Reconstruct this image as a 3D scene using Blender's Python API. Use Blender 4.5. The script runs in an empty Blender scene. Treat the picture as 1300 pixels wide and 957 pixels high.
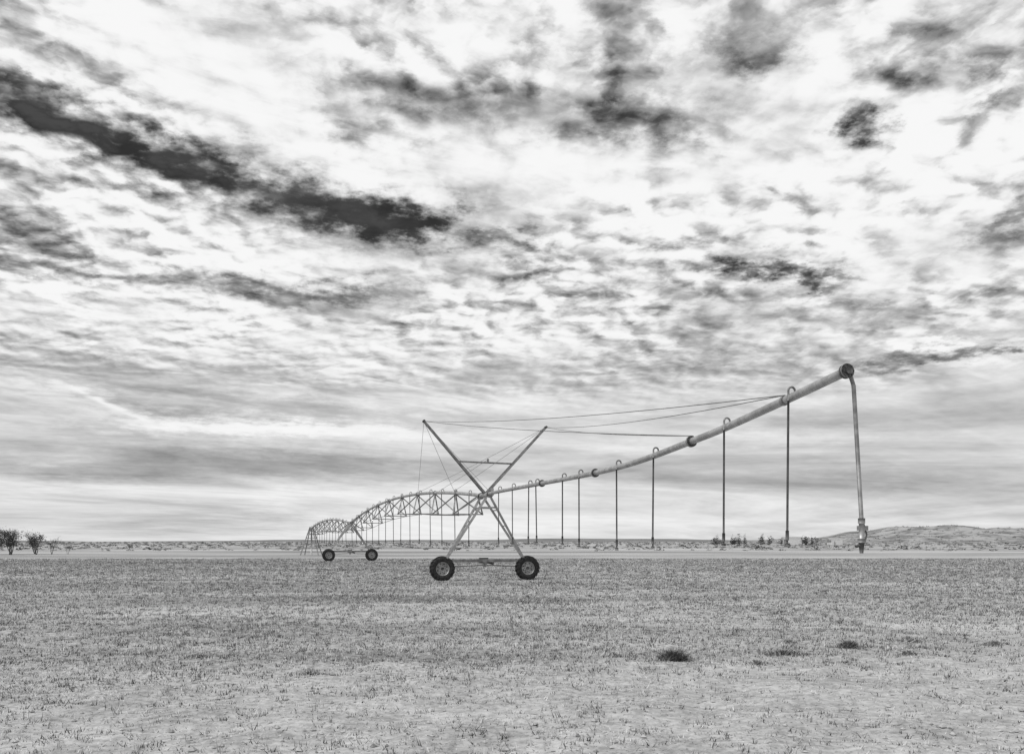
import bpy, math, random
import numpy as np
from mathutils import Vector, Matrix
random.seed(7); rng=np.random.default_rng(11)
S=bpy.context.scene
S.view_settings.view_transform='Standard'; S.view_settings.look='None'; S.view_settings.exposure=0

# ---------------------------------------------------------------- camera
cam=bpy.data.cameras.new("camera"); co=bpy.data.objects.new("camera",cam)
S.collection.objects.link(co); S.camera=co
co.location=(0,0,1.7); co.rotation_euler=(math.radians(90),0,0)
cam.sensor_width=36; cam.lens=30.46; cam.shift_y=0.1604; cam.clip_end=20000; cam.clip_start=0.05

# ---------------------------------------------------------------- sun (veiled by thin cloud)
SUN_EL=math.radians(52); SUN_AZ=math.radians(-118)   # azimuth from +Y towards +X
sd=Vector((math.sin(SUN_AZ)*math.cos(SUN_EL),math.cos(SUN_AZ)*math.cos(SUN_EL),math.sin(SUN_EL)))
L=bpy.data.lights.new("sun","SUN"); L.energy=2.3; L.angle=math.radians(5); L.color=(1,0.995,0.985)
lo=bpy.data.objects.new("sun",L); S.collection.objects.link(lo)
lo.rotation_euler=sd.to_track_quat('Z','Y').to_euler(); lo.location=(-20,-20,40)

# ---------------------------------------------------------------- world / sky
W=bpy.data.worlds.new("World"); S.world=W; W.use_nodes=True
try:
    W.cycles.sampling_method='NONE'
except Exception: pass
nt=W.node_tree; nt.nodes.clear()
class G:
    def __init__(s,nt): s.nt=nt
    def lk(s,sock,v):
        if v is None: return
        if isinstance(v,(int,float)): sock.default_value=v
        elif isinstance(v,(tuple,list)): sock.default_value=v
        else: s.nt.links.new(v,sock)
    def m(s,op,a,b=None,c=None,clamp=False):
        n=s.nt.nodes.new("ShaderNodeMath"); n.operation=op; n.use_clamp=clamp
        s.lk(n.inputs[0],a); s.lk(n.inputs[1],b); s.lk(n.inputs[2],c); return n.outputs[0]
    def v(s,op,a,b=None):
        n=s.nt.nodes.new("ShaderNodeVectorMath"); n.operation=op
        s.lk(n.inputs[0],a); s.lk(n.inputs[1],b)
        return n.outputs['Value'] if op in('DOT_PRODUCT','LENGTH') else n.outputs[0]
    def comb(s,x,y,z=0.0):
        n=s.nt.nodes.new("ShaderNodeCombineXYZ"); s.lk(n.inputs[0],x); s.lk(n.inputs[1],y); s.lk(n.inputs[2],z); return n.outputs[0]
    def noise(s,vec,scale,detail=6,rough=.55,dist=0.0,col=False):
        n=s.nt.nodes.new("ShaderNodeTexNoise"); s.lk(n.inputs['Vector'],vec)
        n.inputs['Scale'].default_value=scale; n.inputs['Detail'].default_value=detail
        n.inputs['Roughness'].default_value=rough; n.inputs['Distortion'].default_value=dist
        return n.outputs['Color'] if col else n.outputs['Fac']
    def mr(s,v,a,b,c=0.0,d=1.0,typ='SMOOTHSTEP'):
        n=s.nt.nodes.new("ShaderNodeMapRange"); n.interpolation_type=typ
        s.lk(n.inputs[0],v); 
        for i,x in enumerate((a,b,c,d)): s.lk(n.inputs[1+i],x)
        return n.outputs[0]
    def mapping(s,vec,loc=(0,0,0),rot=0.0,sc=(1,1,1),typ='TEXTURE'):
        n=s.nt.nodes.new("ShaderNodeMapping"); n.vector_type=typ; s.lk(n.inputs[0],vec)
        n.inputs['Location'].default_value=loc; n.inputs['Rotation'].default_value=(0,0,rot); n.inputs['Scale'].default_value=sc
        return n.outputs[0]
    def mix(s,f,a,b):
        n=s.nt.nodes.new("ShaderNodeMix"); n.data_type='FLOAT'; s.lk(n.inputs[0],f); s.lk(n.inputs[2],a); s.lk(n.inputs[3],b); return n.outputs[0]
g=G(nt)
tc=nt.nodes.new("ShaderNodeTexCoord"); sep=nt.nodes.new("ShaderNodeSeparateXYZ")
nt.links.new(tc.outputs['Generated'],sep.inputs[0])
X,Y,Z=sep.outputs
Zp=g.m('MAXIMUM',Z,0.0)
den=g.m('ADD',Zp,0.16)
P=g.comb(g.m('DIVIDE',X,den),g.m('DIVIDE',Y,den),0.0)     # flat cloud deck coordinates
az=g.m('ARCTAN2',X,Y); el=g.m('ARCSINE',Zp)
A=g.comb(az,el,1.0)
# turbulence that breaks up the big cloud shapes
w1=g.v('SUBTRACT',g.noise(P,2.4,3,.5,0,True),(.5,.5,.5))
w2=g.v('SUBTRACT',g.noise(P,12.0,5,.66,0,True),(.5,.5,.5))
wsum=g.v('ADD',g.v('MULTIPLY',w1,(.13,.08,0)),g.v('MULTIPLY',w2,(.15,.08,0)))
elf=g.mr(el,0.0,0.35,0.15,1.0,'LINEAR')
wsum=g.v('MULTIPLY',wsum,g.comb(1.0,elf,0.0))
AW=g.v('ADD',A,wsum)
# cloud masses: tangent-plane position (u,v), half sizes, tilt(deg), strength
def B(px,py,sx,sy,rot,amp): return ((px-650)/1100,(687-py)/1100,sx/1100,sy/1100,rot,amp)
blobs=[
 B(20,122,110,28,-8,-.40),B(160,170,105,28,-16,-.43),B(280,212,100,24,-19,-.42),B(390,250,80,20,-16,-.34),
 B(480,278,68,27,-4,-.66),B(538,290,32,14,-5,-.35),
 B(25,75,60,16,-25,-.34),B(60,15,70,28,0,-.16),
 B(270,85,190,50,-14,.18),B(450,205,130,26,-16,.20),B(130,232,140,18,-14,.18),
 B(20,290,80,48,0,-.26),B(150,300,100,20,-8,.08),
 B(320,362,120,12,-3,-.32),B(460,372,60,10,0,-.24),B(90,345,100,12,-8,-.18),
 B(60,378,70,9,-16,.24),B(250,410,260,22,-2,.10),
 B(300,325,160,14,-6,.14),
 B(460,95,70,28,-10,-.28),B(580,118,90,26,-5,-.32),B(450,155,60,18,-6,-.18),B(610,20,110,34,0,.18),
 B(800,158,110,22,-3,-.42),B(820,90,80,18,0,-.18),B(700,85,70,18,0,-.12),B(750,15,80,18,0,-.12),
 B(880,45,40,30,20,.16),B(985,40,70,24,10,-.22),B(960,68,40,13,10,-.24),
 B(1108,150,26,18,0,-.56),B(1165,75,45,18,0,-.28),B(1190,18,60,16,0,-.20),B(1265,105,22,22,20,-.28),
 B(1285,265,22,40,-40,-.30),B(1230,170,70,40,0,.14),B(1060,80,50,30,0,.14),
 B(1010,190,120,36,0,.14),B(740,235,160,32,-4,.16),B(1080,270,180,36,0,.12),
 B(640,312,80,9,-4,-.28),B(930,338,80,9,-8,-.40),B(1020,352,60,8,-8,-.34),B(840,300,50,7,0,-.24),B(690,352,70,9,-3,-.28),B(1080,385,120,9,-3,-.18),
 B(720,385,160,11,0,-.18),B(980,408,220,12,0,-.12),
 B(1210,450,110,9,2,-.38),B(1290,440,26,13,10,.34),B(1175,432,26,8,-6,.30),B(1085,460,28,5,4,.18),
 B(130,470,200,14,-5,-.08),B(300,515,260,12,-2,-.14),B(330,543,200,8,-1,.20),B(360,590,190,18,-2,-.18),B(90,600,130,12,0,-.12),
 B(60,500,90,9,-5,.10),B(900,468,260,14,2,-.12),B(950,560,300,9,3,.06),B(820,520,200,10,3,-.06),B(560,440,220,16,0,.06),B(1100,610,240,12,0,-.06),
]
acc=0.0
for (u,v,sx,sy,rot,amp) in blobs:
    a=math.atan(u); e=math.atan(v*math.cos(a)); k=math.cos(a); sx*=k*1.05; sy*=k*1.05
    c_,s_=math.cos(math.radians(rot)),math.sin(math.radians(rot))
    dx=g.v('DOT_PRODUCT',AW,(c_/sx,s_/sx,-(a*c_+e*s_)/sx))
    dy=g.v('DOT_PRODUCT',AW,(-s_/sy,c_/sy,(a*s_-e*c_)/sy))
    r2=g.m('MULTIPLY_ADD',dx,dx,g.m('MULTIPLY',dy,dy))
    acc=g.m('MULTIPLY_ADD',g.m('POWER',.36788,r2),amp,acc)
base=g.mr(el,0.0,0.10,.88,.80)
base=g.m('ADD',base,g.mr(el,0.10,0.28,0.0,.08))
big=g.m('SUBTRACT',g.noise(P,3.0,4,.55,.4),.5)
# rounded altocumulus puffs with their sun-side brighter than the shaded side
PW=g.v('ADD',P,g.v('MULTIPLY',w2,(.05,.05,0)))
n1=g.noise(PW,11.0,4,.5,.2); n2=g.noise(g.v('ADD',PW,(-.018,.022,0)),11.0,4,.5,.2)
cell=g.m('SUBTRACT',g.mr(n1,.38,.60),.5)
rel=g.m('SUBTRACT',n2,n1)
stv=g.mapping(P,(0,0,0),math.radians(30),(1.0,.25,1.0))
st=g.m('SUBTRACT',g.noise(stv,2.0,6,.62,.8),.5)
hv=g.comb(g.m('MULTIPLY',az,1.5),g.m('MULTIPLY_ADD',el,15.0,g.m('MULTIPLY',az,.5)),3.3)
hs=g.m('SUBTRACT',g.noise(hv,1.7,7,.58,.7),.5)
# some regions are smooth sheets, others broken into puffs
patchy=g.mr(g.noise(g.v('ADD',P,(5.3,2.1,0)),1.7,2,.5),.38,.56,.35,1.0)
right=g.mr(az,-.30,.12,.22,1.0)
high=g.mr(el,.17,.28,0.06,1.0)
left=g.m('SUBTRACT',1.0,g.mr(az,-.25,.15,0.0,.6))
Lm=g.m('ADD',base,acc)
Lm=g.m('ADD',Lm,g.m('MULTIPLY',big,g.mr(el,.08,.28,.12,.70)))
Lm=g.m('ADD',Lm,g.m('MULTIPLY',g.m('MULTIPLY',cell,g.m('MULTIPLY',g.m('MULTIPLY',right,patchy),high)),.32))
Lm=g.m('ADD',Lm,g.m('MULTIPLY',g.m('MULTIPLY',rel,patchy),g.mr(el,.13,.27,0.1,2.0)))
Lm=g.m('ADD',Lm,g.m('MULTIPLY',g.m('MULTIPLY',st,left),g.mr(el,.10,.22,.2,.75)))
Lm=g.m('ADD',Lm,g.m('MULTIPLY',hs,g.mr(el,.06,.30,.80,.12)))
# vapour trail
mp=g.mapping(g.v('ADD',A,g.v('MULTIPLY',w2,(.004,.006,0))),(math.atan(-.4705),math.atan(.160*.905),1),math.radians(-23),(.030,.0028,1))
tr=g.m('EXPONENT',g.m('MULTIPLY',g.v('DOT_PRODUCT',mp,mp),-1.0))
Lm=g.m('MULTIPLY_ADD',tr,.2,Lm)
Ld=g.m('SMOOTH_MIN',g.m('MAXIMUM',Lm,.20),.97,.20)
cloud=g.m('POWER',Ld,2.2)
sky=nt.nodes.new("ShaderNodeTexSky"); sky.sky_type='NISHITA'; sky.sun_disc=False
sky.sun_elevation=SUN_EL; sky.sun_rotation=SUN_AZ
bw=nt.nodes.new("ShaderNodeRGBToBW"); nt.links.new(sky.outputs[0],bw.inputs[0])
clear=g.m('MULTIPLY',bw.outputs[0],g.mr(n1,.35,.65,.014,.030))
cov=g.mr(Lm,.02,.52)
lum=g.mix(cov,clear,cloud)
colr=g.comb(lum,lum,lum)
bg=nt.nodes.new("ShaderNodeBackground"); nt.links.new(colr,bg.inputs[0]); bg.inputs[1].default_value=1.0
out=nt.nodes.new("ShaderNodeOutputWorld"); nt.links.new(bg.outputs[0],out.inputs[0])

# ---------------------------------------------------------------- materials
def mat(name,c0,c1=None,scale=5,rough=.8,metal=0,bump=0,detail=5,c=(.35,.65)):
    m=bpy.data.materials.new(name); m.use_nodes=True; t=m.node_tree; b=t.nodes["Principled BSDF"]
    b.inputs['Roughness'].default_value=rough; b.inputs['Metallic'].default_value=metal
    if rough>.85: b.inputs['Specular IOR Level'].default_value=.15
    q=G(t); o=t.nodes.new("ShaderNodeTexCoord")
    n=q.noise(o.outputs['Object'],scale,detail,.6)
    if c1 is None: c1=c0
    v=q.mr(n,c[0],c[1],c0,c1); t.links.new(q.comb(v,v,v),b.inputs['Base Color'])
    if bump:
        bn=t.nodes.new("ShaderNodeBump"); bn.inputs['Strength'].default_value=bump; bn.inputs['Distance'].default_value=.02
        t.links.new(n,bn.inputs['Height']); t.links.new(bn.outputs[0],b.inputs['Normal'])
    return m
M_galv=mat("galvanised_steel",.28,.42,4,.45,.5,0,3)
M_strut=mat("galvanised_strut",.16,.28,4,.5,.4,0,3)
M_steel=mat("weathered_steel",.15,.27,5,.55,.4,0,3)
M_dark=mat("dark_steel",.05,.11,8,.6,.3,0,2)
M_hose=mat("hose_rubber",.045,.08,9,.6,0,0,2)
M_tyre=mat("tyre_rubber",.022,.05,14,.9,0,.2)
M_rim=mat("wheel_rim",.25,.42,8,.5,.4)
M_cable=mat("cable_steel",.12,.2,3,.5,.5,0,1)
M_stubD=mat("stubble_dark",.035,.11,1.5,.9,0,0,1)
M_stubM=mat("stubble_mid",.20,.34,1.5,.9,0,0,1)
M_stubL=mat("stubble_pale",.50,.70,1.5,.9,0,0,1)
M_clod=mat("clod_soil",.32,.46,12,.95,0,.2,2)
M_leaf=mat("dry_foliage",.04,.10,.7,.9,0,0,1)
M_leafL=mat("pale_foliage",.12,.24,.7,.9,0,0,1)
M_bark=mat("bark",.05,.10,6,.9,0,0,2)
M_wall=mat("shed_wall",.6,.72,2,.8); M_roof=mat("shed_roof",.25,.35,2,.6)

# ---------------------------------------------------------------- mesh helper
class MB:
    def __init__(s): s.v=[];s.f=[];s.mi=[];s.mats=[];s.smooth=[]
    def mid(s,m):
        if m not in s.mats: s.mats.append(m)
        return s.mats.index(m)
    def add(s,vs,fs,m,smooth=False):
        o=len(s.v); s.v+= [tuple(p) for p in vs]; i=s.mid(m)
        for f in fs: s.f.append(tuple(o+k for k in f)); s.mi.append(i); s.smooth.append(smooth)
    def tube(s,pts,r,m,seg=10,caps=True):
        pts=[Vector(p) for p in pts]; n=len(pts); rs=r if isinstance(r,(list,tuple)) else [r]*n
        vs=[];fs=[]; ref=None
        for i,p in enumerate(pts):
            d=(pts[min(i+1,n-1)]-pts[max(i-1,0)]).normalized()
            if ref is None:
                ref=Vector((0,0,1)) if abs(d.z)<.9 else Vector((1,0,0))
            a=d.cross(ref).normalized(); b=a.cross(d).normalized(); ref=b
            for k in range(seg):
                t=2*math.pi*k/seg; vs.append(p+a*math.cos(t)*rs[i]+b*math.sin(t)*rs[i])
        for i in range(n-1):
            for k in range(seg):
                k2=(k+1)%seg; fs.append((i*seg+k,i*seg+k2,(i+1)*seg+k2,(i+1)*seg+k))
        if caps: fs.append(tuple(range(seg))); fs.append(tuple(range((n-1)*seg,n*seg))[::-1])
        s.add(vs,fs,m,seg>5)
    def beam(s,a,b,w,h,m,up=(0,0,1)):
        a=Vector(a);b=Vector(b);d=(b-a).normalized();x=d.cross(Vector(up))
        if x.length<1e-3: x=d.cross(Vector((1,0,0)))
        x.normalize(); y=x.cross(d)
        vs=[p+x*w/2*i+y*h/2*j for p in(a,b) for i,j in((-1,-1),(1,-1),(1,1),(-1,1))]
        s.add(vs,[(0,1,2,3),(7,6,5,4),(0,4,5,1),(1,5,6,2),(2,6,7,3),(3,7,4,0)],m)
    def angle(s,a,b,w,m,up=(0,1,0),t=.012):  # L-section steel angle
        a=Vector(a);b=Vector(b);d=(b-a).normalized();x=d.cross(Vector(up)).normalized();y=x.cross(d)
        prof=[(0,0),(w,0),(w,t),(t,t),(t,w),(0,w)]
        vs=[p+x*(i-w/2)+y*(j-w/2) for p in(a,b) for i,j in prof]
        fs=[(k,(k+1)%6,6+(k+1)%6,6+k) for k in range(6)]+[(5,4,3,2,1,0),tuple(range(6,12))]
        s.add(vs,fs,m)
    def obj(s,name,parent=None):
        me=bpy.data.meshes.new(name); me.from_pydata(s.v,[],s.f)
        for m in s.mats: me.materials.append(m)
        me.polygons.foreach_set("material_index",s.mi); me.polygons.foreach_set("use_smooth",s.smooth)
        me.update(); o=bpy.data.objects.new(name,me); S.collection.objects.link(o)
        if parent: o.parent=parent
        return o

# ---------------------------------------------------------------- ground height
def gh(x,y):
    x=np.asarray(x,float);y=np.asarray(y,float)
    z=.018*np.sin(1.9*x+.7*y)*np.sin(.8*y-.5*x+1)+.012*np.sin(4.3*x-2.1*y+2)+.010*np.sin(5.1*y+1.3*x)+.007*np.sin(9.7*x+6.3*y)*np.sin(8.1*y-3*x)
    fx=np.clip((13.5-np.abs(x))/4,0,1)
    fade=np.clip((26-y)/10,0,1)*fx
    return z*fade
xs=np.concatenate([-np.geomspace(6000,14,60),np.linspace(-13.9,13.9,300),np.geomspace(14,6000,60)])
ys=np.concatenate([[-3000,-1000,-300,-100,-30,-8,0],np.linspace(2,26,260),np.geomspace(26.2,9000,180)])
XX,YY=np.meshgrid(xs,ys); ZZ=gh(XX,YY)
vs=np.stack([XX.ravel(),YY.ravel(),ZZ.ravel()],1); nx=len(xs); ny=len(ys)
ii=np.arange((ny-1)*(nx-1)); r=ii//(nx-1); c=ii%(nx-1); b0=r*nx+c
fs=np.stack([b0,b0+1,b0+nx+1,b0+nx],1)
me=bpy.data.meshes.new("ground"); me.from_pydata(vs.tolist(),[],fs.tolist())
me.polygons.foreach_set("use_smooth",[True]*len(fs)); me.update()
ground=bpy.data.objects.new("ground",me); S.collection.objects.link(ground)
m=bpy.data.materials.new("field_soil"); m.use_nodes=True; t=m.node_tree; q=G(t); b=t.nodes["Principled BSDF"]; b.inputs['Roughness'].default_value=1; b.inputs['Specular IOR Level'].default_value=.1
o=t.nodes.new("ShaderNodeTexCoord").outputs['Object']; sp=t.nodes.new("ShaderNodeSeparateXYZ"); t.links.new(o,sp.inputs[0])
nf=q.noise(o,9.0,5,.66); nm=q.noise(o,1.1,6,.6); nl=q.noise(q.mapping(o,sc=(14,3,1)),1.0,5,.6); nv=q.noise(q.mapping(o,sc=(90,12,1)),1.0,4,.55)
edge=q.m('ADD',q.m('SUBTRACT',sp.outputs[1],q.m('MULTIPLY',sp.outputs[0],.30)),q.m('MULTIPLY',nm,4.0))
field=q.mr(edge,12.2,15.2)
fcol=q.m('ADD',q.mr(nf,.35,.65,.22,.42),q.mr(nl,.3,.7,-.09,.09))
fcol=q.m('ADD',fcol,q.mr(nv,.35,.65,-.06,.07))
scol=q.m('ADD',q.mr(nf,.3,.7,.28,.48),q.mr(nm,.3,.7,-.08,.06))
cc=q.mix(field,scol,fcol)
# beyond the irrigated field: pale veld with tracks
far=q.mr(q.m('ADD',sp.outputs[1],q.m('MULTIPLY',q.noise(q.mapping(o,sc=(60,20,1)),1,3),40.0)),128,140)
vcol=q.m('ADD',.32,q.mr(q.noise(q.mapping(o,sc=(90,25,1)),1.0,5,.6),.35,.65,-.13,.15))
cc=q.mix(far,cc,vcol); cc=q.m('MAXIMUM',cc,.05)
t.links.new(q.comb(cc,cc,cc),b.inputs['Base Color'])
bn=t.nodes.new("ShaderNodeBump"); bn.inputs['Strength'].default_value=.5; bn.inputs['Distance'].default_value=.03
t.links.new(nf,bn.inputs['Height']); t.links.new(bn.outputs[0],b.inputs['Normal'])
me.materials.append(m)

# ---------------------------------------------------------------- numpy tri cloud
def tri_object(name,V,mats,mi,parent=None):
    n=len(V)//3; me=bpy.data.meshes.new(name); me.vertices.add(len(V)); me.vertices.foreach_set("co",V.astype(np.float32).ravel())
    me.loops.add(n*3); me.loops.foreach_set("vertex_index",np.arange(n*3,dtype=np.int32))
    me.polygons.add(n); me.polygons.foreach_set("loop_start",np.arange(0,n*3,3,dtype=np.int32))
    try: me.polygons.foreach_set("loop_total",np.full(n,3,dtype=np.int32))
    except Exception: pass
    for m_ in mats: me.materials.append(m_)
    me.polygons.foreach_set("material_index",mi.astype(np.int32)); me.update(calc_edges=True); me.validate()
    o=bpy.data.objects.new(name,me); S.collection.objects.link(o)
    if parent: o.parent=parent
    return o
def blades(cx,cy,cz,h,w,lean,n):
    th=rng.uniform(0,2*np.pi,n); ld=rng.uniform(0,2*np.pi,n)
    dx=np.cos(th)*w/2; dy=np.sin(th)*w/2
    a=np.stack([cx-dx,cy-dy,cz-.004],1); b=np.stack([cx+dx,cy+dy,cz-.004],1)
    c=np.stack([cx+np.cos(ld)*lean*h,cy+np.sin(ld)*lean*h,cz+h],1)
    return np.stack([a,b,c],1).reshape(-1,3)
# short crop regrowth: clumps of blades
NC=190000; K=6
y=5+80*rng.random(NC)**1.35; x=rng.uniform(-.68,.68,NC)*(y+3)
inf=(y-.30*x+rng.normal(0,1.2,NC))>11.4
patch=np.sin(.7*x+.3*y)*np.sin(.33*y-.4*x)+.6*np.sin(2.1*x+1)*np.sin(1.7*y+.4*x)
keep=(inf|(rng.random(NC)<.16))&(rng.random(NC)<.74+.26*patch)
x=x[keep];y=y[keep];n=len(x); hs_=rng.lognormal(0,.35,n)
cm=rng.choice([0,1,2],n,p=[.42,.24,.34])
sp_=(.020+.001*y)[:,None]
X_=(x[:,None]+rng.normal(size=(n,K))*sp_).ravel(); Y_=(y[:,None]+rng.normal(size=(n,K))*sp_).ravel()
HH=(rng.uniform(.018,.045,(n,K))*hs_[:,None]*(1+.3*np.clip((y-15)/20,0,1.5))[:,None]).ravel()
WW=(rng.uniform(.004,.009,(n,K))*(1+y/16)[:,None]).ravel(); N=n*K
mi=np.repeat(cm,K); fl=rng.random(N)<.30; mi[fl]=rng.choice([0,1,2],fl.sum(),p=[.4,.25,.35])
V=blades(X_,Y_,gh(X_,Y_),HH,WW,rng.uniform(0,1.1,N),N)
tri_object("crop_stubble",V,[M_stubD,M_stubM,M_stubL],mi)
# straw litter lying on the sandy edge
n=80000; y=rng.uniform(4.5,22,n); x=rng.uniform(-.75,.75,n)*(y+2)
h=rng.uniform(.003,.014,n); V=blades(x,y,gh(x,y)+.006,h,rng.uniform(.004,.010,n),rng.uniform(2,7,n),n)
tri_object("straw_litter",V,[M_stubD,M_stubM,M_stubL],rng.choice([0,1,2],n,p=[.38,.24,.38]))
# clods of soil / pebbles
n=24000; y=rng.uniform(4.5,24,n); x=rng.uniform(-.75,.75,n)*(y+2); s=rng.lognormal(-4.8,.6,n).clip(.004,.045)
octv=np.array([(1,0,0),(0,1,0),(-1,0,0),(0,-1,0),(0,0,.7),(0,0,-.6)],float)
octf=np.array([(0,1,4),(1,2,4),(2,3,4),(3,0,4),(1,0,5),(2,1,5),(3,2,5),(0,3,5)])
pts=octv[None]*s[:,None,None]*rng.uniform(.6,1.35,(n,6,1)); th=rng.uniform(0,6.28,n); cs,sn=np.cos(th)[:,None],np.sin(th)[:,None]
pts=np.stack([pts[...,0]*cs-pts[...,1]*sn,pts[...,0]*sn+pts[...,1]*cs,pts[...,2]],-1)+np.stack([x,y,gh(x,y)+s*.25],1)[:,None]
V=pts[:,octf].reshape(-1,3); tri_object("soil_clods",V,[M_clod,M_stubM],np.repeat(rng.choice([0,1],n,p=[.8,.2]),8))
# weeds
def weed(name,x,y,w,h,n,mats,p):
    r=np.abs(rng.normal(0,.5,n))*w/2; th=rng.uniform(0,6.28,n); lob=1+.35*np.sin(3*th+x)+.25*np.sin(5*th); r=r*lob
    cx=x+r*np.cos(th); cy=y+r*np.sin(th)*.7
    bz=rng.uniform(0,.5,n)*h*np.clip(1-(2*r/w)**2,0,1)
    V=blades(cx,cy,gh(cx,cy)+bz,rng.uniform(.2,.75,n)*h,rng.uniform(.006,.016,n),rng.uniform(.3,1.8,n),n)
    tri_object(name,V,mats,rng.choice(len(mats),n,p=p))
weed("weed_tuft",2.34,12.5,.52,.17,1200,[M_stubD,M_leaf,M_stubM],[.40,.4,.2])
weed("weed_tuft",5.32,13.7,.46,.13,600,[M_stubD,M_stubM,M_leaf],[.4,.3,.3])
weed("weed_tuft",4.1,13.1,.7,.10,600,[M_stubD,M_stubM,M_stubL],[.4,.4,.2])
weed("weed_tuft",6.7,14.6,.6,.11,500,[M_stubD,M_stubM,M_stubL],[.4,.3,.3])
weed("weed_tuft",1.5,12.7,.4,.08,280,[M_stubD,M_stubM,M_stubL],[.4,.3,.3])
for (wx,wy,ww,wn) in [(7.9,14.2,.5,350),(3.4,12.0,.35,200),(-2.6,11.2,.35,180),(5.9,12.9,.4,220),(-4.6,12.6,.4,200),(0.4,13.6,.35,180),(4.7,14.6,.45,260)]:
    weed("weed_tuft",wx,wy,ww,.08,wn,[M_stubD,M_stubM,M_stubL],[.4,.35,.25])

# ---------------------------------------------------------------- scrub in the distance
def foliage(cx,cy,cz,rx,rz,n):   # random leaf-clump tris inside flattened domes
    k=len(cx); d=rng.normal(size=(k,n,3)); d/=np.linalg.norm(d,axis=2,keepdims=True); d[...,2]=np.abs(d[...,2])
    rr=rng.uniform(.45,1.0,(k,n,1)); p=d*rr*np.stack([rx,rx,rz],1)[:,None]+np.stack([cx,cy,cz],1)[:,None]
    sz=(rx*.38)[:,None,None,None]
    t=p[:,:,None]+rng.normal(size=(k,n,3,3))*sz*np.array([.6,.6,.35])
    t[...,2]=np.maximum(t[...,2],cz[:,None,None]-.02)
    return t.reshape(-1,3)
k=4200; y=150*np.exp(rng.random(k)**.7*2.4); x=rng.uniform(-.8,.8,k)*y
rx=rng.uniform(.3,.9,k)*(1+y/600); rz=rx*rng.uniform(.3,.6,k)
M_scrub=mat("scrub_grey",.18,.30,.7,.9,0,0,1); 
V=foliage(x,y,np.zeros(k),rx,rz,18); tri_object("scrub_bushes",V,[M_leaf,M_leafL,M_scrub],np.repeat(rng.choice([0,1,2],k,p=[.16,.4,.44]),18))

# hills
def terrain(name,x0,x1,nx,y0,y1,ny,fn,m):
    a=np.linspace(x0,x1,nx); b_=np.linspace(y0,y1,ny); A_,B_=np.meshgrid(a,b_); Zz=fn(A_,B_)
    v=np.stack([A_.ravel(),B_.ravel(),Zz.ravel()],1); i=np.arange((ny-1)*(nx-1)); r=i//(nx-1); c=i%(nx-1); q0=r*nx+c
    me=bpy.data.meshes.new(name); me.from_pydata(v.tolist(),[],np.stack([q0,q0+1,q0+nx+1,q0+nx],1).tolist())
    me.polygons.foreach_set("use_smooth",[True]*len(i)); me.materials.append(m); me.update()
    o_=bpy.data.objects.new(name,me); S.collection.objects.link(o_); return o_
M_hill=mat("hill_veld",.15,.34,.03,1,0,0,8,(.38,.6))
hx=[300,420,470,540,614,660,723,790,832,886,950,1100,1400,1800,2400]; hz=[-2,1,6,9,20,24,28,27,23,23,28,24,34,20,-2]
def hill(xx,yy):
    top=np.interp(xx,hx,hz)
    s=np.clip(1-np.abs((yy-1500)/330),0,1); s=s*s*(3-2*s)
    nz=2.2*np.sin(xx*.031+yy*.012)+1.6*np.sin(xx*.067-yy*.021+1)+1.0*np.sin(xx*.13+yy*.05)+1.5*np.sin(yy*.045)
    return -1.5+(top+1.0+nz*np.clip(top/20,0,1))*s
terrain("hill",300,2400,260,1170,1830,60,hill,M_hill)
def ridge(xx,yy):
    s=np.clip(1-np.abs((yy-3300)/500),0,1); s=s*s*(3-2*s)
    return -2+(9+4*np.sin(xx*.0017+1)+2*np.sin(xx*.0053)+1.*np.sin(xx*.013))*s
terrain("distant_ridge",-4500,4500,300,2800,3800,20,ridge,mat("ridge_veld",.14,.22,.01,1))
k=2600; x=rng.uniform(430,1700,k); y=rng.uniform(1200,1540,k); z=hill(x,y); ok=z>.5; x,y,z=x[ok],y[ok],z[ok]; k=len(x)
rx=rng.uniform(1.2,3.4,k); V=foliage(x,y,z-.3,rx,rx*.6,12); tri_object("hill_bushes",V,[M_leaf,M_leafL],np.repeat(rng.choice([0,1],k,p=[.5,.5]),12))

# ---------------------------------------------------------------- trees
def tree(x,y,h,spread,name="acacia_tree",dens=1.0,parent=None):
    e=bpy.data.objects.new(name,None); S.collection.objects.link(e); e.location=(x,y,0)
    t_=MB(); tips=[]
    nb=random.randint(2,3)
    for b_ in range(nb):
        a=b_*2*math.pi/nb+random.uniform(-.5,.5); p=Vector((random.uniform(-.1,.1),random.uniform(-.1,.1),-.05)); pts=[p.copy()]; dirv=Vector((math.cos(a)*.3,math.sin(a)*.3,1))
        for s_ in range(4):
            p=p+dirv.normalized()*h*.19; dirv+=Vector((random.uniform(-.3,.3),random.uniform(-.3,.3),0)); pts.append(p.copy())
        t_.tube(pts,[.06*h/3,.05*h/3,.042*h/3,.034*h/3,.025*h/3],M_bark,6)
        for s_ in range(8):
            st_=pts[random.randint(2,4)]; d=Vector((random.uniform(-1,1),random.uniform(-1,1),random.uniform(.3,1.2))).normalized()*h*random.uniform(.15,.34)
            mid=st_+d*.5+Vector((0,0,.04*h)); en=st_+d; t_.tube([st_,mid,en],[.024*h/3,.018*h/3,.010*h/3],M_bark,4); tips.append(en); tips.append(mid)
    o_=t_.obj("trunk_and_limbs",e)
    k=len(tips); T=np.array([tuple(q_) for q_ in tips]); nn=int(34*dens)
    p=T[:,None]+rng.normal(size=(k,nn,3))*np.array([spread*.13,spread*.13,h*.07])
    tt=p[:,:,None]+rng.normal(size=(k,nn,3,3))*.05*h/3
    tri_object("foliage",tt.reshape(-1,3),[M_leaf,M_leafL],np.repeat(rng.choice([0,1],k,p=[.75,.25]),nn),e)
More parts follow.
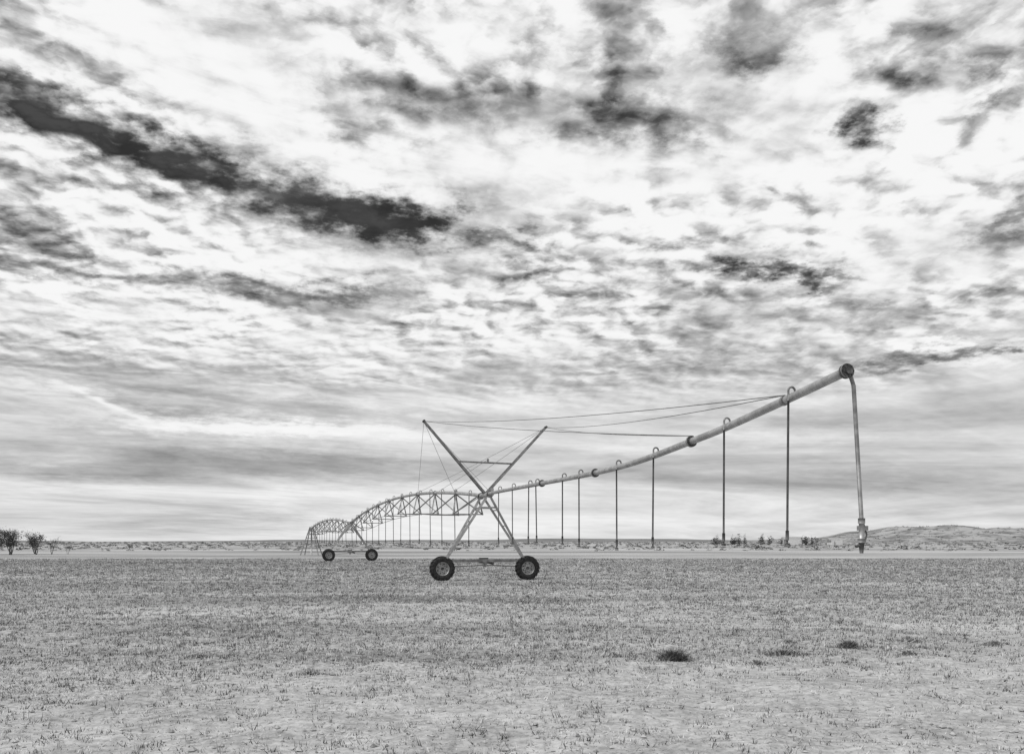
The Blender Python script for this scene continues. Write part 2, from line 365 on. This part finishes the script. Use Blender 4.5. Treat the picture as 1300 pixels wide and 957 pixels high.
for (x,y,h,s,d) in [(-65.3,110,3.3,2.2,1.2),(-64.3,111,3.0,1.8,.9),(-62.9,109,3.3,1.9,1.0),(-61.6,112,2.7,1.6,.7),(-67.5,113,3.5,2.6,1.2),(-60.6,114,2.2,1.5,.7),(-65.0,118,3.4,2.4,.9),(-70,112,3.2,2.6,1.2),(-59.4,116,1.3,1.4,.6)]:
    tree(x,y,h,s,"acacia_tree",d)
# distant row of farm trees
k=26; y=rng.uniform(395,440,k); x=np.linspace(93,139,k)+rng.normal(0,1.2,k); x[x>126]+=8
rx=rng.uniform(.8,1.7,k); hh=rng.uniform(2.8,6.6,k)
tb=MB()
for i in range(k): tb.tube([(x[i],y[i],-.1),(x[i],y[i],hh[i]*.6)],[.16,.07],M_bark,5)
V=foliage(x,y,hh*.12,rx,hh*.9,90); 
tb_o=tb.obj("trunks"); row=bpy.data.objects.new("distant_tree_row",None); S.collection.objects.link(row); tb_o.parent=row
tri_object("foliage",V,[M_leaf,M_leafL],np.repeat(rng.choice([0,1],k,p=[.8,.2]),90),row)
# farm sheds
def shed(x,y,w,d,h):
    e=bpy.data.objects.new("farm_shed",None); S.collection.objects.link(e); e.location=(x,y,0)
    b_=MB(); b_.beam((0,0,-.05),(0,0,h),w,d,M_wall); b_.obj("walls",e)
    r_=MB(); vs=[(-w/2-.3,-d/2-.3,h+.01),(w/2+.3,-d/2-.3,h+.01),(w/2+.3,d/2+.3,h+.01),(-w/2-.3,d/2+.3,h+.01),(-w/2-.3,0,h+1.2),(w/2+.3,0,h+1.2)]
    r_.add(vs,[(0,1,5,4),(2,3,4,5),(0,4,3),(1,2,5),(3,2,1,0)],M_roof); r_.obj("roof",e)
    d_=MB(); d_.beam((-w*.2,-d/2-.03,0.02),(-w*.2,-d/2-.03,h*.8),w*.25,.05,M_dark); d_.obj("door",e)
shed(131,405,9,6,2.6); shed(149,400,6,5,2.2)

# ---------------------------------------------------------------- irrigation machine
root=bpy.data.objects.new("center_pivot_irrigator",None); S.collection.objects.link(root)
T1=Vector((-1.17,38,0)); T2=Vector((-14.0,75,0)); T3=Vector((-25.0,108,0))
def wheel(parent,c,axis):
    """tyre with lugs, rim and hub. axis: horizontal unit vector"""
    mb=MB(); ax=Vector(axis).normalized(); up=Vector((0,0,1)); f=ax.cross(up).normalized()
    def P_(rad,ang,off): return Vector(c)+ax*off+(f*math.cos(ang)+up*math.sin(ang))*rad
    prof=[(.29,-.12),(.33,-.145),(.42,-.155),(.475,-.14),(.50,-.10),(.505,0),(.50,.10),(.475,.14),(.42,.155),(.33,.145),(.29,.12)]
    seg=40; vs=[];fs=[]; n=len(prof)
    for k in range(seg):
        for (r_,o_) in prof: vs.append(P_(r_,2*math.pi*k/seg,o_))
    for k in range(seg):
        for j in range(n-1):
            a=k*n+j; b_=((k+1)%seg)*n+j; fs.append((a,b_,b_+1,a+1))
    mb.add(vs,fs,M_tyre,True)
    nl=18
    for k in range(nl):
        for sd_ in(-1,1):
            a0=2*math.pi*(k+(.5 if sd_>0 else 0))/nl; da=.075; sk=.16
            v=[]
            for (o_,sh,r0,r1) in((.0,sk,.49,.55),(.115,0,.485,.545),(.165,-.03,.42,.475)):
                for dd in(-da,da):
                    for rr in(r0,r1): v.append(P_(rr,a0+sh+dd,sd_*o_))
            fq=[(0,2,3,1)]
            for j in(0,4): fq+=[(j+1,j+3,j+7,j+5),(j,j+1,j+5,j+4),(j+2,j+6,j+7,j+3)]
            fq.append((8,9,11,10)); mb.add(v,fq,M_tyre)
    mb.obj("tyre",parent)
    rm=MB(); prof=[(.295,-.125),(.275,-.11),(.26,-.05),(.23,-.03),(.12,-.055),(.0,-.06)]
    prof2=[(.0,.02),(.12,.03),(.23,.01),(.26,.05),(.275,.11),(.295,.125)]
    for pr in(prof,prof2):
        vs=[];fs=[];n=len(pr)
        for k in range(32):
            for (r_,o_) in pr: vs.append(P_(max(r_,.002),2*math.pi*k/32,o_))
        for k in range(32):
            for j in range(n-1):
                a=k*n+j;b_=((k+1)%32)*n+j; fs.append((a,b_,b_+1,a+1))
        rm.add(vs,fs,M_rim,True)
    for s_ in(-1,1): rm.tube([P_(0,0,s_*.05),P_(0,0,s_*.13)],.065,M_dark,12)
    for k in range(8):
        a=2*math.pi*k/8
        for s_ in(-1,1): rm.tube([P_(.15,a,s_*.075),P_(.15,a,s_*.03)],.018,M_dark,6); rm.tube([P_(.205,a+.39,s_*.047),P_(.205,a+.39,s_*.015)],.03,M_dark,8)
    rm.obj("rim",parent)
def tower(name,T,dirv,pipe_z,half=1.9):
    e=bpy.data.objects.new(name,None); S.collection.objects.link(e); e.parent=root
    d=Vector(dirv).normalized(); u=Vector((d.y,-d.x,0)); u=u if u.x>0 else -u   # lateral (travel) axis
    T=Vector(T); up=Vector((0,0,1)); t_=MB(); mk=lambda a,b_,z: T+u*a+d*b_+up*z
    t_.beam(mk(-half+.25,0,.86),mk(half-.25,0,.86),.11,.13,M_steel)
    for s_ in(-1,1):
        wheel(e,mk(s_*half,-.0,.52),d)
        t_.beam(mk(s_*(half),.30,.52),mk(s_*(half),.14,.52),.22,.24,M_dark)
        t_.beam(mk(s_*(half),.30,.5),mk(s_*(half-.35),.10,.92),.10,.10,M_steel)
        t_.beam(mk(s_*(half-.12),.25,.62),mk(s_*(half-.55),.02,.9),.08,.10,M_steel)
        t_.tube([mk(s_*(half-.2),.22,.58),mk(0,.16,.66)],.022,M_dark,6)
        for q_ in(-1,1):
            t_.angle(mk(s_*(half-.16),q_*.05,.90),mk(s_*.10,q_*.55,pipe_z-.12),.105,M_galv,(0,1,0))
        for fz in(.3,.55,.8):
            a=half-.16+( .10-(half-.16))*fz; b_=.05+.5*fz; z=.9+(pipe_z-1.02)*fz
            t_.beam(mk(s_*a,-b_,z),mk(s_*a,b_,z),.04,.04,M_steel)
    t_.beam(mk(-.19,.30,.86),mk(.19,.30,.86),.22,.24,M_dark); t_.tube([mk(.19,.3,.8),mk(.45,.25,.72)],.07,M_dark,10)
    t_.beam(mk(-.05,.1,.70),mk(.05,.1,.70),.25,.25,M_steel)
    for q_ in(-1,1): t_.beam(mk(-.42,q_*.42,pipe_z-.55),mk(.42,q_*.42,pipe_z-.55),.06,.06,M_galv)
    t_.tube([mk(0,-.75,pipe_z),mk(0,.75,pipe_z)],.105,M_galv,16)
    for q_ in(-.75,.75): t_.tube([mk(0,q_-.03,pipe_z),mk(0,q_+.03,pipe_z)],.15,M_steel,16)
    t_.beam(mk(.22,-.3,pipe_z-.02),mk(.22,-.3,pipe_z+.3),.2,.16,M_rim)
    t_.obj("frame",e)
    return e,mk
d1=(T2-T1).normalized(); dO=Vector((.25,-1,0)).normalized()
dT1=(d1-dO).normalized()
_,mk1=tower("end_tower",T1,dT1,3.72,1.93)
_,mk2=tower("middle_tower",T2,d1,3.30,1.85)
pv=bpy.data.objects.new("pivot_point",None); S.collection.objects.link(pv); pv.parent=root
pm=MB()
for a in(-1,1):
    for b_ in(-1,1): pm.angle(T3+Vector((a*1.1,b_*1.1,0)),T3+Vector((a*.15,b_*.15,3.5)),.1,M_steel)
    for z in(.9,2.1):
        w_=1.1-.95*z/3.5; pm.beam(T3+Vector((-w_,a*w_,z)),T3+Vector((w_,a*w_,z)),.06,.06,M_steel); pm.beam(T3+Vector((a*w_,-w_,z)),T3+Vector((a*w_,w_,z)),.06,.06,M_steel)
pm.tube([T3,T3+Vector((0,0,3.3))],.1,M_galv,12); pm.obj("pyramid",pv)
vm=MB()
tipL=mk1(-2.73,0,6.86); tipR=mk1(2.80,0,6.80)
for tip,s_ in((tipL,-1),(tipR,1)):
    for q_ in(-.12,.12):
        vm.angle(mk1(s_*.03,q_,3.80),tip+dT1*q_*.3,.095,M_steel,(0,1,0))
    vm.tube([tip-dT1*.1,tip+dT1*.1],.06,M_dark,8)
fr=(5.15-3.8)/(6.83-3.8)
vm.beam(mk1(-2.70*fr-.05,0,5.17),mk1(2.75*fr+.05,0,5.13),.07,.07,M_steel)
vm.beam(mk1(.12,0,5.13),mk1(.12,0,5.32),.09,.09,M_steel)
vm.obj("v_mast",root)

def catmull(pts,n):
    pts=[Vector(p) for p in pts]; P0=[2*pts[0]-pts[1]]+pts+[2*pts[-1]-pts[-2]]; o_=[]
    for i in range(1,len(P0)-2):
        for k in range(n):
            t_=k/n; a,b_,c_,d_=P0[i-1],P0[i],P0[i+1],P0[i+2]
            o_.append(.5*((2*b_)+(-a+c_)*t_+(2*a-5*b_+4*c_-d_)*t_**2+(-a+3*b_-3*c_+d_)*t_**3))
    o_.append(P0[-2]); return o_
oz=[(0,3.76),(3.4,3.73),(8.6,3.66),(13.9,3.60),(16.9,3.64),(19.75,3.80),(21.2,3.90),(23.5,4.12),(24.9,4.27)]
def OP(s): return Vector((-1.17+.25*s,38-s,float(np.interp(s,SS,ZZs))))
cp=catmull([(-1.17+.25*s,38-s,z) for s,z in oz],8)
SS=[38-p.y for p in cp]; ZZs=[p.z for p in cp]
op=MB(); op.tube(cp,.072,M_galv,20)
def flange(mb,p,d,r,th,m): 
    d=Vector(d).normalized(); mb.tube([p-d*th,p+d*th],r,m,20)
for s in(8.7,13.9,19.75):
    p=OP(s); d=(OP(s+.2)-OP(s-.2)).normalized(); flange(op,p,d,.12,.012,M_galv); flange(op,p+d*.04,d,.12,.012,M_galv); flange(op,p+d*.02,d,.09,.06,M_steel)
    u_=d.cross(Vector((0,0,1))).normalized(); v_=u_.cross(d)
    for k in range(8):
        a=k*math.pi/4; c_=p+u_*math.cos(a)*.105+v_*math.sin(a)*.105; op.tube([c_-d*.04,c_+d*.08],.012,M_dark,6)
for s in(23.25,):
    p=OP(s); d=(OP(s+.2)-OP(s-.2)).normalized(); flange(op,p,d,.085,.04,M_steel)
pe=OP(24.9); d=(OP(24.9)-OP(24.5)).normalized()
flange(op,pe-d*.02,d,.11,.018,M_dark); flange(op,pe+d*.025,d,.112,.014,M_steel); flange(op,pe+d*.05,d,.06,.03,M_dark)
u_=d.cross(Vector((0,0,1))).normalized(); v_=u_.cross(d)
for k in range(8):
    a=k*math.pi/4; c_=pe+u_*math.cos(a)*.09+v_*math.sin(a)*.09; op.tube([c_-d*.05,c_+d*.06],.012,M_dark,6)
op.obj("overhang_pipe",root)
ed=MB(); a=pe+Vector((.02,0,-.06)); pz=[a,a+Vector((.05,0,-.03)),a+Vector((.09,-.0,-.16)),Vector((a.x+.21,a.y,2.02))]
ed.tube(pz,.032,M_steel,14)
q0=pz[-1]; ed.tube([q0+Vector((0,0,.03)),q0-Vector((0,0,.05))],.052,M_steel,12)
ed.tube([q0-Vector((0,0,.05)),q0-Vector((0,0,.30))],.04,M_galv,12)
ed.beam(q0+Vector((-.06,0,-.12)),q0+Vector((.09,0,-.12)),.06,.07,M_steel)
ed.tube([q0-Vector((0,0,.28)),q0-Vector((0,0,.34))],.058,M_steel,12)
ed.tube([q0-Vector((0,0,.34)),q0-Vector((0,0,.50))],[.045,.026],M_dark,12)
ed.tube([q0+Vector((-.02,0,-.38)),q0+Vector((-.10,-.02,-.40))],.022,M_dark,8)
ed.tube([q0+Vector((.03,0,-.05)),q0+Vector((.07,-.02,-.22)),q0+Vector((.045,0,-.34))],.014,M_hose,8)
ed.obj("end_drop_pipe",root)
def drop(mb,p,lat,zt,r=.018,sway=.0):
    """goose-neck from top of pipe over the side, then hose with weight and nozzle"""
    l=Vector(lat); z=Vector((0,0,1)); R_=.062
    pts=[p+z*.05]
    for k in range(0,7):
        a=math.pi*k/6; pts.append(p+z*.115+l*(R_-R_*math.cos(a))+z*R_*math.sin(a))
    e_=pts[-1]; mb.tube(pts+[e_-z*.18],r*.95,M_steel,8)
    b_=e_-z*.17; n=6; hp=[b_+(Vector((b_.x+sway,b_.y,zt+.22))-b_)*(i/n) for i in range(n+1)]
    mb.tube(hp,r,M_hose,8)
    q=hp[-1]; mb.tube([q+z*.06,q-z*.10],r*1.5,M_dark,8); mb.tube([q-z*.10,q-z*.15],r*.9,M_hose,8); mb.tube([q-z*.15,q-z*.185],r*2.2,M_dark,10); mb.tube([q-z*.2,q-z*.215],r*2.4,M_hose,10)
dr=MB(); lat=Vector((-1,-.25,0)).normalized()
for s,zt in [(7.25,1.6),(8.155,1.62),(11.13,1.58),(12.69,1.50),(15.65,1.46),(17.95,1.52),(21.25,1.58),(23.43,1.60)]:
    drop(dr,OP(s)+Vector((.07,0,0)),lat,zt,.020,random.uniform(-.03,.03))
for s in(3.0,5.2): drop(dr,OP(s),lat,1.58,.018,random.uniform(-.03,.03))
dr.obj("overhang_drop_hoses",root)
cb=MB()
def cable(a,b_,sag,r=.009):
    a=Vector(a);b_=Vector(b_); pts=[a.lerp(b_,i/12)-Vector((0,0,4*sag*(i/12)*(1-i/12))) for i in range(13)]; cb.tube(pts,r,M_cable,5)
for tip in(tipL,tipR):
    cable(tip,OP(19.75)+Vector((0,0,.12)),.10)
    cable(tip,OP(23.25)+Vector((0,0,.09)),.18)

def span(name,A_,B_,zA,zB,crown,panels,ndrop):
    A_=Vector(A_);B_=Vector(B_); d=(B_-A_).normalized(); u=Vector((d.y,-d.x,0)); up=Vector((0,0,1))
    def C(t): p=A_.lerp(B_,t); return Vector((p.x,p.y,zA+(zB-zA)*t+4*crown*t*(1-t)))
    e=bpy.data.objects.new(name,None); S.collection.objects.link(e); e.parent=root
    mb=MB(); mb.tube([C(i/48) for i in range(49)],.082,M_galv,16)
    for i in range(1,panels):
        p=C(i/panels); dd=(C(i/panels+.01)-C(i/panels-.01)).normalized(); flange(mb,p,dd,.115,.02,M_galv)
    mb.obj("span_pipe",e)
    tr=MB(); prev=None
    for i in range(panels):
        t=(i+.5)/panels; c=C(t); dep=1.15 if 0<i<panels-1 else .95
        bl=c-up*dep-u*.72; br=c-up*dep+u*.72
        for nb in(bl,br):
            for tt in(i/panels,(i+1)/panels):
                tt=min(max(tt,.015),.985); tr.angle(C(tt)-up*.06,nb,.065,M_strut,(0,1,0),.01)
        tr.beam(bl,br,.05,.05,M_strut)
        if prev: tr.tube([prev[0],bl],.016,M_steel,6); tr.tube([prev[1],br],.016,M_steel,6)
        else: tr.tube([C(.01)-up*.1,bl],.016,M_steel,6); tr.tube([C(.01)-up*.1,br],.016,M_steel,6)
        prev=(bl,br)
    tr.tube([C(.99)-up*.1,prev[0]],.016,M_steel,6); tr.tube([C(.99)-up*.1,prev[1]],.016,M_steel,6)
    tr.obj("truss",e)
    db=MB()
    for i in range(ndrop):
        t=(i+.6)/ndrop; drop(db,C(t),-u if u.x>0 else u,1.5+random.uniform(-.06,.06),.02,random.uniform(-.04,.04))
    db.obj("drop_hoses",e)
    return C
C1=span("outer_span",T1+d1*.6,T2-d1*.6,3.74,3.34,.95,9,15)
d2=(T3-T2).normalized()
C2=span("inner_span",T2+d2*.6,T3-d2*.2,3.30,3.35,.60,8,14)
for tip in(tipL,tipR):
    cable(tip,C1(.12)+Vector((0,0,.09)),.02,.008); cable(tip,C1(.33)+Vector((0,0,.09)),.05,.008)
    cable(tip,mk1(0,-.7,3.85),.0,.007)
cable(mk1(.12,0,5.3),C1(.2)+Vector((0,0,.09)),.02,.008)
cb.obj("stay_cables",root)
